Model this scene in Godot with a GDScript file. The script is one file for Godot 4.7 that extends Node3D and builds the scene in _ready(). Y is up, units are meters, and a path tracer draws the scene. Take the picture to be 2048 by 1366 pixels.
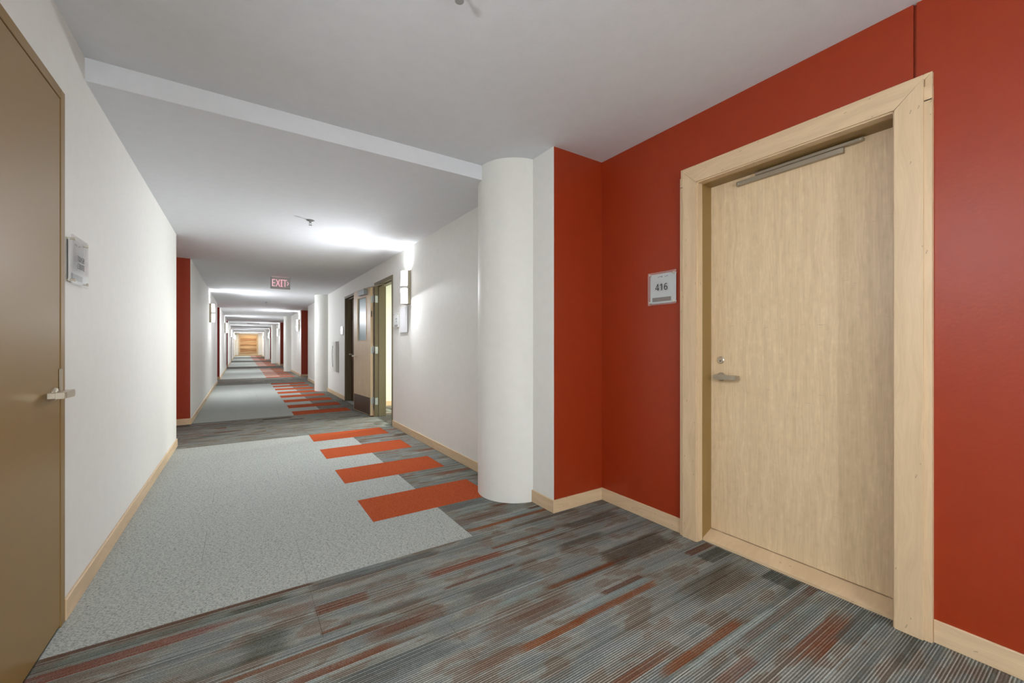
extends Node3D
# A long fourth-floor corridor seen from beside room 416. x: to the right across the corridor, -z: along it, y: up.

const CAM_Y := 1.2
const XL := -0.65          # face of the left corridor wall
const XR := 1.865          # face of the right corridor wall
const XD := 2.345          # face of the set-back wall that holds door 416
const Y_HIGH := 2.622      # ceiling over the door 416 lobby
const Y_LOW := 2.508       # ceiling of the corridor
const Z_STEP := -2.86      # where the ceiling steps down
const Z_END := -54.6
const Z_BACK := 5.0

var mats := {}
var taken := {}
var rng := RandomNumberGenerator.new()


func _ready() -> void:
	rng.seed = 416
	camera_and_air()
	materials()
	build_floor()
	build_ceiling()
	build_walls()
	build_doors()
	build_lamps()
	build_signs()
	build_small_things()


func camera_and_air() -> void:
	var cam := Camera3D.new()
	cam.name = "camera"
	add_child(cam)
	cam.position = Vector3(0, CAM_Y, 0)
	cam.rotation_degrees = Vector3(0, -33.254, 0)
	var near := 0.05
	cam.set_frustum(2.0 * near * 683.0 / 823.5, Vector2(0, near * 7.0 / 823.5), near, 120.0)
	cam.current = true
	var env := Environment.new()
	env.background_mode = Environment.BG_COLOR
	env.background_color = Color(0, 0, 0)
	env.ambient_light_source = Environment.AMBIENT_SOURCE_DISABLED
	env.tonemap_mode = Environment.TONE_MAPPER_LINEAR
	env.tonemap_exposure = 1.0
	env.sdfgi_enabled = true
	env.ssao_enabled = true
	env.ssil_enabled = true
	var we := WorldEnvironment.new()
	we.name = "environment"
	we.environment = env
	add_child(we)


# ------------------------------------------------------------------ helpers
func numbered(called: String, parent: Node) -> String:
	var key := str(parent.get_instance_id()) + called
	var n: int = taken.get(key, 0)
	taken[key] = n + 1
	return called if n == 0 else "%s_%03d" % [called, n]


func tri(st: SurfaceTool, a: Vector3, b: Vector3, c: Vector3, n: Vector3) -> void:
	if (b - a).cross(c - a).dot(n) > 0.0:
		var t := b
		b = c
		c = t
	for p in [a, b, c]:
		st.set_normal(n)
		st.add_vertex(p)


func quad(st: SurfaceTool, a: Vector3, b: Vector3, c: Vector3, d: Vector3, towards: Vector3) -> void:
	var n := (b - a).cross(c - a)
	if n.length() < 1e-12:
		n = (c - a).cross(d - a)
	n = n.normalized()
	if n.dot(towards) < 0.0:
		n = -n
	tri(st, a, b, c, n)
	tri(st, a, c, d, n)


func start() -> SurfaceTool:
	var st := SurfaceTool.new()
	st.begin(Mesh.PRIMITIVE_TRIANGLES)
	return st


# box from lo to hi with chamfered edges
func box(st: SurfaceTool, lo: Vector3, hi: Vector3, c := 0.0, tf := Transform3D.IDENTITY) -> SurfaceTool:
	var m := (lo + hi) * 0.5
	var e := (hi - lo).abs() * 0.5
	c = minf(c, minf(e.x, minf(e.y, e.z)) * 0.9)
	for axis in 3:
		var u := (axis + 1) % 3
		var v := (axis + 2) % 3
		for s in [-1.0, 1.0]:
			var pts: Array[Vector3] = []
			for k in [[-1, -1], [1, -1], [1, 1], [-1, 1]]:
				var p := Vector3.ZERO
				p[axis] = s * e[axis]
				p[u] = k[0] * (e[u] - c)
				p[v] = k[1] * (e[v] - c)
				pts.append(tf * (m + p))
			var n := Vector3.ZERO
			n[axis] = s
			quad(st, pts[0], pts[1], pts[2], pts[3], tf.basis * n)
			if c > 0.0:
				for t in [-1.0, 1.0]:          # chamfers between this axis and the next
					var q: Array[Vector3] = []
					for w in [-1.0, 1.0]:
						var p1 := Vector3.ZERO
						p1[axis] = s * e[axis]
						p1[u] = t * (e[u] - c)
						p1[v] = w * (e[v] - c)
						var p2 := p1
						p2[axis] = s * (e[axis] - c)
						p2[u] = t * e[u]
						q.append(tf * (m + p1))
						q.append(tf * (m + p2))
					var n2 := Vector3.ZERO
					n2[axis] = s
					n2[u] = t
					quad(st, q[0], q[1], q[3], q[2], tf.basis * n2)
	if c > 0.0:
		for sx in [-1.0, 1.0]:
			for sy in [-1.0, 1.0]:
				for sz in [-1.0, 1.0]:
					var s3 := Vector3(sx, sy, sz)
					var a := m + s3 * (e - Vector3(0, c, c))
					var b := m + s3 * (e - Vector3(c, 0, c))
					var d := m + s3 * (e - Vector3(c, c, 0))
					tri(st, tf * a, tf * b, tf * d, (tf.basis * s3).normalized())
	return st


# turned shape: profile of (radius, height), about the y axis of tf
func lathe(st: SurfaceTool, prof: Array, segs: int, tf := Transform3D.IDENTITY, from := 0.0, to := TAU) -> SurfaceTool:
	for i in prof.size() - 1:
		var p: Vector2 = prof[i]
		var q: Vector2 = prof[i + 1]
		var d := q - p
		var nn := Vector2(d.y, -d.x).normalized()
		for k in segs:
			var a0 := lerpf(from, to, float(k) / segs)
			var a1 := lerpf(from, to, float(k + 1) / segs)
			var v := []
			for w in [[p, a0], [q, a0], [q, a1], [p, a1]]:
				var r: Vector2 = w[0]
				var a: float = w[1]
				v.append([tf * Vector3(cos(a) * r.x, r.y, sin(a) * r.x), (tf.basis * Vector3(cos(a) * nn.x, nn.y, sin(a) * nn.x)).normalized()])
			for t in [[0, 1, 2], [0, 2, 3]]:
				var A: Vector3 = v[t[0]][0]
				var B: Vector3 = v[t[1]][0]
				var C: Vector3 = v[t[2]][0]
				if (B - A).cross(C - A).length() < 1e-14:
					continue
				var order: Array = t if (B - A).cross(C - A).dot(v[t[0]][1]) < 0.0 else [t[0], t[2], t[1]]
				for ix in order:
					st.set_normal(v[ix][1])
					st.add_vertex(v[ix][0])
	return st


# a flat outline (x, y) pushed from z0 to z1
func extrude(st: SurfaceTool, pts: PackedVector2Array, z0: float, z1: float, tf := Transform3D.IDENTITY) -> SurfaceTool:
	var ix := Geometry2D.triangulate_polygon(pts)
	for k in range(0, ix.size(), 3):
		for z in [[z0, -1.0], [z1, 1.0]]:
			var a := pts[ix[k]]
			var b := pts[ix[k + 1]]
			var c := pts[ix[k + 2]]
			tri(st, tf * Vector3(a.x, a.y, z[0]), tf * Vector3(b.x, b.y, z[0]), tf * Vector3(c.x, c.y, z[0]), tf.basis * Vector3(0, 0, z[1] * signf(z1 - z0)))
	var turn := -1.0 if Geometry2D.is_polygon_clockwise(pts) else 1.0
	for k in pts.size():
		var a := pts[k]
		var b := pts[(k + 1) % pts.size()]
		var n := Vector2(b.y - a.y, a.x - b.x) * turn
		quad(st, tf * Vector3(a.x, a.y, z0), tf * Vector3(b.x, b.y, z0), tf * Vector3(b.x, b.y, z1), tf * Vector3(a.x, a.y, z1), tf.basis * Vector3(n.x, n.y, 0))
	return st


func obj(called: String, st: SurfaceTool, m: Material, parent: Node = self) -> MeshInstance3D:
	var o := MeshInstance3D.new()
	o.name = numbered(called, parent)
	o.mesh = st.commit()
	o.material_override = m
	o.cast_shadow = GeometryInstance3D.SHADOW_CASTING_SETTING_ON
	parent.add_child(o, true)
	return o


func struct(called: String, st: SurfaceTool, m: Material, parent: Node = self) -> MeshInstance3D:
	var o := obj(called, st, m, parent)
	if parent == self:
		o.set_meta("kind", "structure")
	return o


func thing(called: String, label: String, category: String, at := Vector3.ZERO, turn := 0.0, group := "") -> Node3D:
	var o := Node3D.new()
	o.name = numbered(called, self)
	add_child(o, true)
	o.position = at
	o.rotation.y = turn
	tag(o, label, category, group)
	return o


func tag(o: Node, label: String, category: String, group := "") -> void:
	o.set_meta("label", label)
	o.set_meta("category", category)
	if group != "":
		o.set_meta("group", group)


func part_box(called: String, lo: Vector3, hi: Vector3, c: float, m: Material, parent: Node) -> MeshInstance3D:
	return obj(called, box(start(), lo, hi, c), m, parent)


func text_part(called: String, words: String, size: float, at: Vector3, m: Material, parent: Node, deep := 0.001, squeeze := 1.0) -> MeshInstance3D:
	var t := TextMesh.new()
	var font := SystemFont.new()
	font.font_names = PackedStringArray(["Droid Sans"])
	t.font = font
	t.text = words
	t.font_size = 64
	t.pixel_size = size / 46.0
	t.depth = deep
	t.horizontal_alignment = HORIZONTAL_ALIGNMENT_CENTER
	t.vertical_alignment = VERTICAL_ALIGNMENT_CENTER
	var o := MeshInstance3D.new()
	o.name = numbered(called, parent)
	o.mesh = t
	o.material_override = m
	parent.add_child(o, true)
	o.position = at
	o.scale = Vector3(squeeze, 1, 1)
	return o


# ------------------------------------------------------------------ materials
func plain(r: int, g: int, b: int, rough := 0.8, metal := 0.0) -> StandardMaterial3D:
	var m := StandardMaterial3D.new()
	m.albedo_color = Color8(r, g, b)
	m.roughness = rough
	m.metallic = metal
	return m


func glowing(r: int, g: int, b: int, energy: float) -> StandardMaterial3D:
	var m := plain(r, g, b, 0.4)
	m.emission_enabled = true
	m.emission = Color8(r, g, b)
	m.emission_energy_multiplier = energy
	return m


func picture(data: PackedByteArray, w: int, h: int) -> ImageTexture:
	var im := Image.create_from_data(w, h, false, Image.FORMAT_RGB8, data)
	im.generate_mipmaps()
	return ImageTexture.create_from_image(im)


func tri_mat(tex: Texture2D, scale: Vector3, rough: float, tint := Color(1, 1, 1)) -> StandardMaterial3D:
	var m := StandardMaterial3D.new()
	m.albedo_texture = tex
	m.albedo_color = tint
	m.roughness = rough
	m.uv1_triplanar = true
	m.uv1_world_triplanar = true
	m.uv1_triplanar_sharpness = 8.0
	m.uv1_scale = scale
	return m


func noise(freq: float, sd: int, oct := 3) -> FastNoiseLite:
	var n := FastNoiseLite.new()
	n.noise_type = FastNoiseLite.TYPE_SIMPLEX
	n.frequency = freq
	n.seed = sd
	n.fractal_type = FastNoiseLite.FRACTAL_FBM
	n.fractal_octaves = oct
	return n


func materials() -> void:
	mats.white = painted(230, 229, 224, 0.55, 3)
	mats.ceiling = painted(226, 229, 233, 0.9, 4)
	mats.red = painted(151, 48, 9, 0.42, 5)
	mats.column = painted(230, 229, 223, 0.5, 6)
	mats.bronze = plain(142, 112, 62, 0.36)
	mats.bronze_dark = plain(94, 66, 32, 0.45)
	mats.steel = plain(206, 198, 182, 0.32, 0.75)
	mats.steel_dull = plain(176, 166, 148, 0.42, 0.7)
	mats.pipe_steel = plain(168, 170, 170, 0.4, 0.6)
	mats.hinge_steel = plain(186, 192, 194, 0.35, 0.7)
	mats.dark = plain(30, 27, 24, 0.6)
	mats.black = plain(22, 22, 22, 0.5)
	mats.frame = plain(112, 101, 76, 0.5)
	mats.grey_print = plain(112, 112, 110, 0.6)
	mats.insert = plain(76, 48, 30, 0.5)
	mats.plastic = plain(226, 225, 221, 0.4)
	mats.room_wall = painted(220, 221, 206, 0.7, 7)
	mats.sign_face = plain(186, 190, 190, 0.35)
	mats.sign_white = plain(212, 212, 210, 0.35)
	mats.exit_panel = plain(188, 192, 192, 0.3)
	mats.exit_red = glowing(255, 198, 210, 0.68)
	mats.shade = glowing(255, 253, 248, 7.0)
	mats.lamp_panel = glowing(255, 250, 230, 3.0)
	var glass := StandardMaterial3D.new()
	glass.transparency = BaseMaterial3D.TRANSPARENCY_ALPHA
	glass.albedo_color = Color(0.95, 0.98, 0.98, 0.06)
	glass.roughness = 0.05
	mats.acrylic = glass
	mats.frosted = plain(152, 180, 190, 0.3)
	wood_textures()
	carpet_textures()


func painted(r: int, g: int, b: int, rough: float, sd: int) -> StandardMaterial3D:
	# roller-painted plaster: a faint, fine mottle and a soft orange-peel relief
	var n := NoiseTexture2D.new()
	n.width = 512
	n.height = 512
	n.seamless = true
	n.noise = noise(0.02, sd, 4)
	var ramp := Gradient.new()
	ramp.set_color(0, Color8(maxi(r - 2, 0), maxi(g - 2, 0), maxi(b - 2, 0)))
	ramp.set_color(1, Color8(mini(r + 1, 255), mini(g + 1, 255), mini(b + 1, 255)))
	n.color_ramp = ramp
	var m := tri_mat(n, Vector3(1, 1, 1) * 0.7, rough)
	var bump := NoiseTexture2D.new()
	bump.width = 512
	bump.height = 512
	bump.seamless = true
	bump.as_normal_map = true
	bump.bump_strength = 0.6
	bump.noise = noise(0.12, sd + 20, 2)
	m.normal_enabled = true
	m.normal_texture = bump
	m.normal_scale = 0.12
	return m


func wood_textures() -> void:
	# maple veneer of the door: fine vertical grain, repeated figure of the matched leaves
	var w := 512
	var h := 1024
	var fine := noise(1.0, 11, 2)
	var wide := noise(1.0, 12, 3)
	var wave := noise(1.0, 13, 2)
	var data := PackedByteArray()
	data.resize(w * h * 3)
	var leaf := 62.0       # veneer leaf in pixels
	for j in h:
		var y := float(j) / h
		for i in w:
			var k := floorf(i / leaf)
			var lx := i - k * leaf
			if int(k) % 2 == 1:
				lx = leaf - lx
			var sway := wave.get_noise_2d(lx * 0.02, y * 5.0) * 5.0
			var g := fine.get_noise_2d((i + sway * 0.5) * 0.34, y * 7.0)
			var b := wide.get_noise_2d((lx + sway) * 0.06, y * 2.2 + k * 0.05)
			var fig := wave.get_noise_2d(lx * 0.06 + 40.0, y * 22.0)
			fig = maxf(0.0, absf(fig) - 0.36) * signf(fig)
			var t := 1.0 + g * 0.030 + b * 0.030 + fig * 0.05
			var at := (j * w + i) * 3
			data[at] = clampi(int(220.0 * t), 0, 255)
			data[at + 1] = clampi(int(194.0 * (1.0 + (t - 1.0) * 1.2)), 0, 255)
			data[at + 2] = clampi(int(156.0 * (1.0 + (t - 1.0) * 1.45)), 0, 255)
	# mineral flecks and small burls at the heights where the photograph shows them
	var dots := [[0.41, 16], [0.395, 10], [0.58, 14], [0.6, 8], [0.45, 6], [0.2, 10], [0.3, 8], [0.75, 8], [0.86, 8]]
	for d in dots:
		for q in d[1]:
			var cx := rng.randi_range(175, 450)
			var cy := int((d[0] + rng.randf_range(-0.02, 0.02)) * h)
			var up := rng.randf() < 0.4
			var lit := 1.06 if rng.randf() < 0.45 else 0.88
			var slope := rng.randf_range(-0.6, 0.6)
			var run := rng.randi_range(2, 5) if up else rng.randi_range(2, 5)
			for s in range(-run, run + 1):
				var px := clampi(cx + (0 if up else s), 0, w - 1)
				var py := clampi(cy + (s * 2 if up else int(s * slope)), 0, h - 1)
				var f := lerpf(lit, 1.0, absf(s) / (run + 1.0))
				for c in 3:
					var at := (py * w + px) * 3 + c
					data[at] = clampi(int(data[at] * f), 0, 255)
	mats.maple_door = tri_mat(picture(data, w, h), Vector3(0.6, 0.4545, 0.6), 0.42)
	mats.maple_door.clearcoat_enabled = true
	mats.maple_door.clearcoat = 0.25
	mats.maple_door.clearcoat_roughness = 0.35
	# solid maple of casings and baseboards
	w = 256
	h = 1024
	data.resize(w * h * 3)
	for j in h:
		for i in w:
			var y := float(j) / h
			var sway := wave.get_noise_2d(i * 0.012, y * 3.0) * 9.0
			var g := fine.get_noise_2d((i + sway) * 0.3, y * 14.0)
			var b := wide.get_noise_2d((i + sway * 2.0) * 0.035, y * 1.6)
			var t := 1.0 + g * 0.020 + b * 0.035
			var at := (j * w + i) * 3
			data[at] = clampi(int(212.0 * t), 0, 255)
			data[at + 1] = clampi(int(185.0 * (1.0 + (t - 1.0) * 1.15)), 0, 255)
			data[at + 2] = clampi(int(149.0 * (1.0 + (t - 1.0) * 1.3)), 0, 255)
	for q in 110:
		var cx := rng.randi_range(2, w - 3)
		var cy := rng.randi_range(6, h - 12)
		for s in rng.randi_range(2, 7):
			for c in 3:
				var at := ((cy + s) * w + cx + (s / 3)) * 3 + c
				data[at] = int(data[at] * 0.72)
	mats.maple = tri_mat(picture(data, w, h), Vector3(1.6, 0.4, 1.6), 0.45)
	var flat := PackedByteArray()
	flat.resize(w * h * 3)
	for j in w:
		for i in h:
			for c in 3:
				flat[(j * h + i) * 3 + c] = data[(i * w + j) * 3 + c]
	mats.maple_flat = tri_mat(picture(flat, h, w), Vector3(0.5, 1.6, 0.5), 0.45)


func carpet_textures() -> void:
	# grey field: heathered loops, dark flecks drawn out across the corridor
	mats.carpet_grey = tri_mat(fleck_texture(1024, 31, [178, 181, 175], [96, 99, 94], 0.26, 0.60), Vector3(1, 1, 1) / 1.3, 1.0)
	mats.carpet_red = tri_mat(fleck_texture(512, 32, [176, 86, 52], [118, 50, 30], 0.30, 0.62), Vector3(1, 1, 1) / 0.65, 1.0)
	mats.carpet_pattern = StandardMaterial3D.new()
	mats.carpet_pattern.albedo_texture = pattern_texture()
	mats.carpet_pattern.roughness = 1.0
	for m in [mats.carpet_grey, mats.carpet_red, mats.carpet_pattern]:
		m.metallic_specular = 0.1


func fleck_texture(n: int, sd: int, base: Array, dark: Array, low: float, high: float) -> ImageTexture:
	var f := noise(1.0, sd, 2)
	var c := noise(1.0, sd + 50, 2)
	var data := PackedByteArray()
	data.resize(n * n * 3)
	for j in n:
		for i in n:
			# blended across the wrap so that it repeats without a seam
			var v := f.get_noise_2d(i * 0.055, j * 0.5)
			if i > n - 64:
				var k0 := (i - n + 64) / 64.0
				v = (v * (1.0 - k0) + f.get_noise_2d((i - n) * 0.055, j * 0.5) * k0) / sqrt(k0 * k0 + (1.0 - k0) * (1.0 - k0))
			if j > n - 16:
				var v2 := f.get_noise_2d(i * 0.055, (j - n) * 0.5)
				var k1 := (j - n + 16) / 16.0
				v = (v * (1.0 - k1) + v2 * k1) / sqrt(k1 * k1 + (1.0 - k1) * (1.0 - k1))
			var k := smoothstep(low, high, absf(v)) * (1.0 if v < 0.0 else 0.12)
			var r := 1.0 + c.get_noise_2d(i * 0.5, j * 0.7) * 0.09 + (rng.randf() - 0.5) * 0.10
			var at := (j * n + i) * 3
			for q in 3:
				data[at + q] = clampi(int(lerpf(base[q], dark[q], k) * r), 0, 255)
	return picture(data, n, n)


# printed plank carpet by the doors: coloured runs across the corridor under fine light ribs. One print, 3.02 m by 2.285 m.
const RUNS := [
	[-0.634,0.281,-2.284,0.013,92,60,46,0.95,0.10,0.03],
	[-0.618,-0.099,-2.221,0.025,96,100,90,0.70,0.35,0.20],
	[-0.629,-0.113,-2.158,0.028,118,52,38,0.95,0.35,0.18],
	[-0.026,0.161,-2.226,0.022,66,66,55,0.90,0.20,0.06],
	[0.141,0.268,-2.101,0.030,126,84,68,0.60,0.60,0.08],
	[0.279,0.492,-2.033,0.035,104,54,36,0.95,0.35,0.02],
	[0.425,0.637,-2.036,0.025,120,96,80,0.50,0.60,0.08],
	[0.328,0.929,-2.243,0.030,84,85,86,0.80,0.40,0.05],
	[0.018,0.130,-1.928,0.075,68,66,56,0.85,0.50,0.06],
	[0.277,0.390,-1.868,0.012,108,58,38,0.95,0.20,0.01],
	[0.369,0.681,-1.869,0.015,88,84,80,0.70,0.30,0.06],
	[-0.021,0.410,-1.797,0.009,150,153,149,0.80,0.50,0.08],
	[-0.080,0.488,-1.782,0.013,108,56,34,0.95,0.15,0.08],
	[0.441,0.753,-1.741,0.045,102,68,52,0.75,0.50,0.05],
	[0.502,0.652,-1.733,0.025,98,50,34,0.70,0.40,0.05],
	[0.142,0.474,-1.645,0.016,110,56,36,0.90,0.20,0.08],
	[0.171,0.633,-1.621,0.007,168,168,164,0.80,0.80,0.05],
	[0.323,0.666,-1.521,0.050,76,80,80,0.80,0.50,0.10],
	[0.822,1.233,-2.026,0.028,126,62,42,0.95,0.25,0.06],
	[0.838,1.233,-1.876,0.009,88,54,40,0.95,0.10,0.03],
	[0.939,1.257,-1.751,0.050,84,86,86,0.80,0.45,0.08],
	[0.926,1.299,-1.678,0.007,166,168,168,0.80,0.80,0.05],
	[1.241,1.698,-2.092,0.015,112,60,38,0.95,0.20,0.02],
	[1.263,1.706,-2.009,0.012,92,72,58,0.90,0.20,0.04],
	[1.272,1.819,-1.593,0.014,108,54,30,0.95,0.15,0.05],
	[0.870,1.291,-1.483,0.055,104,78,64,0.80,0.60,0.07],
	[1.000,1.226,-1.622,0.013,146,152,144,0.80,0.50,0.05],
	[1.003,1.431,-1.423,0.008,166,168,170,0.85,0.60,0.05],
	[0.978,1.237,-1.493,0.015,96,60,46,0.60,0.30,0.05],
	[0.943,1.241,-1.334,0.018,132,60,26,0.95,0.20,0.04],
	[0.726,0.940,-1.349,0.022,112,78,62,0.80,0.45,0.05],
	[1.233,1.734,-1.345,0.021,122,58,30,0.95,0.20,0.05],
	[1.249,1.736,-1.394,0.011,138,145,142,0.85,0.35,0.03],
	[1.459,1.726,-1.421,0.013,90,48,34,0.95,0.15,0.02],
	[1.428,1.705,-1.590,0.013,108,52,30,0.95,0.15,0.03],
	[1.722,2.182,-1.632,0.080,70,54,42,0.85,0.20,0.05],
	[1.763,1.968,-1.434,0.018,124,130,128,0.80,0.40,0.02],
	[2.142,2.463,-1.418,0.022,90,46,30,0.95,0.15,0.02],
	[2.166,2.441,-1.333,0.043,62,62,55,0.90,0.10,0.02],
	[1.829,2.216,-1.174,0.080,76,62,48,0.75,0.50,0.10],
	[2.252,2.636,-1.008,0.070,64,64,57,0.95,0.08,0.02],
	[1.306,1.782,-0.957,0.018,124,60,30,0.95,0.20,0.06],
	[1.396,1.984,-0.916,0.010,146,151,148,0.90,0.30,0.05],
	[1.731,2.442,-0.884,0.015,94,54,38,0.90,0.20,0.05],
	[1.86,2.16,-0.715,0.043,120,56,30,0.85,0.35,0.14],
	[2.034,2.371,-0.651,0.035,84,84,80,0.85,0.25,0.05],
	[1.708,2.253,-0.854,0.045,122,130,126,0.60,0.80,0.05],
	[1.752,2.278,-0.622,0.008,164,168,166,0.85,0.70,0.05],
	[1.107,1.352,-1.009,0.018,116,62,40,0.85,0.30,0.06],
	[1.419,1.618,-0.816,0.025,112,66,50,0.70,0.60,0.04],
	[0.914,1.137,-1.136,0.035,96,98,96,0.70,0.50,0.08],
	[2.099,2.631,-0.512,0.030,78,78,72,0.70,0.50,0.08],
	[1.596,1.891,-1.889,0.025,66,60,50,0.80,0.20,0.06],
	[1.801,2.215,-2.073,0.030,70,58,46,0.80,0.20,0.06],
	[1.494,2.013,-2.271,0.015,84,62,48,0.85,0.20,0.05]
]


func pattern_texture() -> ImageTexture:
	var w := 2048
	var h := 1536
	var per := 2048.0 / 3.02
	var rib := 0.0092
	var tone := noise(1.0, 71, 2)
	var blot := noise(1.0, 72, 3)
	var ribs := int(ceil(2.285 / rib)) + 1
	var data := PackedByteArray()
	data.resize(w * h * 3)
	var cr := PackedFloat32Array()
	var cg := PackedFloat32Array()
	var cb := PackedFloat32Array()
	var ln := PackedFloat32Array()
	cr.resize(w)
	cg.resize(w)
	cb.resize(w)
	ln.resize(w)
	var last := -1
	var light := 1.0
	for j in h:
		var z := -2.30 + j / per
		var r := int((z + 2.30) / rib)
		var fr := (z + 2.30) / rib - r
		if r != last:
			last = r
			var zc := -2.30 + (r + 0.5) * rib
			light = 0.35 + rng.randf() * 0.75
			if rng.randf() < 0.12:
				light = 0.0
			var active := []
			for s in RUNS:
				if absf(zc - s[2]) < s[3]:
					active.append(s)
			var shift := (rng.randf() - 0.5) * 0.16
			var force := 0.72 + 0.28 * rng.randf()
			for i in w:
				var x := -0.66 + i / per
				var t := tone.get_noise_2d(x * 1.6, zc * 9.0)
				var u := blot.get_noise_2d(x * 2.6 + 9.0, zc * 7.0)
				var R := 101.0 + 15.0 * t
				var G := 102.0 + 16.0 * t
				var B := 95.0 + 16.0 * t
				var L := 0.95
				if u > 0.16:                      # brownish clouds
					var k := minf((u - 0.16) * 3.0, 0.6)
					R = lerpf(R, 88.0, k); G = lerpf(G, 74.0, k); B = lerpf(B, 62.0, k)
				elif u < -0.18:                   # cool clouds
					var k2 := minf((-0.18 - u) * 3.0, 0.6)
					R = lerpf(R, 92.0, k2); G = lerpf(G, 98.0, k2); B = lerpf(B, 98.0, k2)
				for s in active:
					var e: float = s[9]
					var xx := x + shift * minf(e * 4.0, 1.0)
					var k3: float = s[7] * force * smoothstep(s[0] - e, s[0] + e * 0.4, xx) * (1.0 - smoothstep(s[1] - e * 0.4, s[1] + e, xx))
					if k3 > 0.0:
						k3 *= 0.58 + 0.42 * rng.randf()
						R = lerpf(R, s[4] * 0.80, k3); G = lerpf(G, s[5] * 0.85, k3); B = lerpf(B, s[6] * 0.85, k3)
						L = lerpf(L, s[8], k3)
				cr[i] = R; cg[i] = G; cb[i] = B
				ln[i] = L
		var top := smoothstep(0.0, 0.2, fr) * (1.0 - smoothstep(0.32, 0.52, fr))   # light loop
		var low := smoothstep(0.45, 0.62, fr) * (1.0 - smoothstep(0.8, 1.0, fr))   # dark gap
		var at := j * w * 3
		for i in w:
			var k4 := ln[i] * top * light
			var sp := (0.98 + rng.randf() * 0.38) * (1.0 - 0.22 * low * ln[i])
			data[at] = clampi(int((cr[i] + (182.0 - cr[i]) * k4 * 0.62) * sp), 0, 255)
			data[at + 1] = clampi(int((cg[i] + (180.0 - cg[i]) * k4 * 0.62) * sp), 0, 255)
			data[at + 2] = clampi(int((cb[i] + (174.0 - cb[i]) * k4 * 0.62) * sp), 0, 255)
			at += 3
	return picture(data, w, h)


# ------------------------------------------------------------------ floor
func plank(parent: Node3D, x0: float, x1: float, z0: float, z1: float, kind: String, shift := Vector2.ZERO) -> void:
	var st := start()
	plank_shape(st, x0, x1, z0, z1, shift)
	obj("carpet_plank", st, mats["carpet_" + kind], parent)


func plank_shape(st: SurfaceTool, x0: float, x1: float, z0: float, z1: float, shift: Vector2) -> void:
	# z0 is the far edge, z1 the near edge; a hair's breadth is left open between planks
	var g := 0.0006
	x0 += g; x1 -= g; z0 += g; z1 -= g
	var c := [Vector3(x0, 0, z0), Vector3(x1, 0, z0), Vector3(x1, 0, z1), Vector3(x0, 0, z1)]
	var uv := func(p: Vector3) -> Vector2: return Vector2((p.x + 0.66) / 3.02, (p.z + 2.30) / 2.265) + shift
	for t in [[0, 1, 2], [0, 2, 3]]:
		for ix in t:
			st.set_normal(Vector3.UP)
			st.set_uv(uv.call(c[ix]))
			st.add_vertex(c[ix])
	for k in 4:
		var a: Vector3 = c[k]
		var b: Vector3 = c[(k + 1) % 4]
		var dn := Vector3(0, -0.006, 0)
		var n := Vector3(b.z - a.z, 0, a.x - b.x).normalized()
		for p in [a, a + dn, b + dn, a, b + dn, b]:
			st.set_normal(n)
			st.set_uv(uv.call(p))
			st.add_vertex(p)


func row_of_planks(parent: Node3D, xa: float, xb: float, z0: float, z1: float, kind: String, seam: float, loose: bool) -> void:
	# planks 0.933 m long with their seams at seam + n * 0.933
	var x := xa
	while x < xb - 0.01:
		var n := ceilf((x - seam + 0.02) / 0.933)
		var nx := minf(seam + n * 0.933, xb)
		var shift := Vector2.ZERO
		if loose:
			shift = Vector2(rng.randi_range(0, 19) * 0.05, rng.randi_range(0, 9) * 0.2 - z0 / 2.265)
		plank(parent, x, nx, z0, z1, kind, shift)
		x = nx


func build_floor() -> void:
	var root := Node3D.new()
	root.name = "floor"
	add_child(root)
	root.set_meta("kind", "structure")
	root.set_meta("label", "carpeted corridor floor of grey field, rust red stripes and patterned bands")
	part_box("slab", Vector3(-1.5, -0.16, Z_END - 0.2), Vector3(5.6, -0.006, Z_BACK + 0.2), 0.0, mats.carpet_grey, root)
	# lobby by door 416, printed planks
	var p := 0.4625
	for i in range(0, 7):
		var z0 := -2.30 + p * i
		row_of_planks(root, XL, XD + 0.05, z0, z0 + p, "pattern", 0.28 if i % 2 == 0 else 0.745, false)
	# corridor
	var q := 0.461
	var far := {"grey": start(), "red": start(), "pattern": start()}
	for k in range(-1, 111):
		var z1 := -2.85 - q * k
		var z0 := z1 - q
		if k == -1:
			z1 = -2.30
		if z0 < Z_END:
			break
		var band := (k >= 7 and k <= 10) or (k >= 26 and k <= 31) or (k >= 48 and k <= 52) or (k >= 69 and k <= 73) or (k >= 90 and k <= 94)
		var striped := not band and k >= 0 and (k % 2 == 0 if k < 7 or (k > 31 and k < 48) or (k > 73 and k < 90) else k % 2 == 1)
		var pieces := []
		if band:
			pieces.append([-1.12, XR + 0.5, "pattern", 0.28 if k % 2 == 0 else 0.745])
		elif striped:
			pieces.append([XL, 0.745, "grey", 0.745])
			pieces.append([0.745, 1.678, "red", 0.745])
			pieces.append([1.678, XR, "pattern", 0.745])
		else:
			pieces.append([XL, 1.2115, "grey", 1.2115])
			pieces.append([1.2115, XR, "pattern", 1.2115])
		for e in pieces:
			if k <= 33:
				row_of_planks(root, e[0], e[1], z0, z1, e[2], e[3], true)
			else:
				plank_shape(far[e[2]], e[0], e[1], z0, z1, Vector2(rng.randf(), rng.randf()))
	for kind in far:
		var o := obj("far_carpet", far[kind], mats["carpet_" + kind], root)
		o.set_meta("kind", "stuff")
	# room beyond the open door
	row_of_planks(root, XR, 4.1, -7.2, -6.0, "pattern", 1.9, true)
	row_of_planks(root, 2.3, 4.1, -8.15, -7.2, "pattern", 2.3, true)


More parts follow.
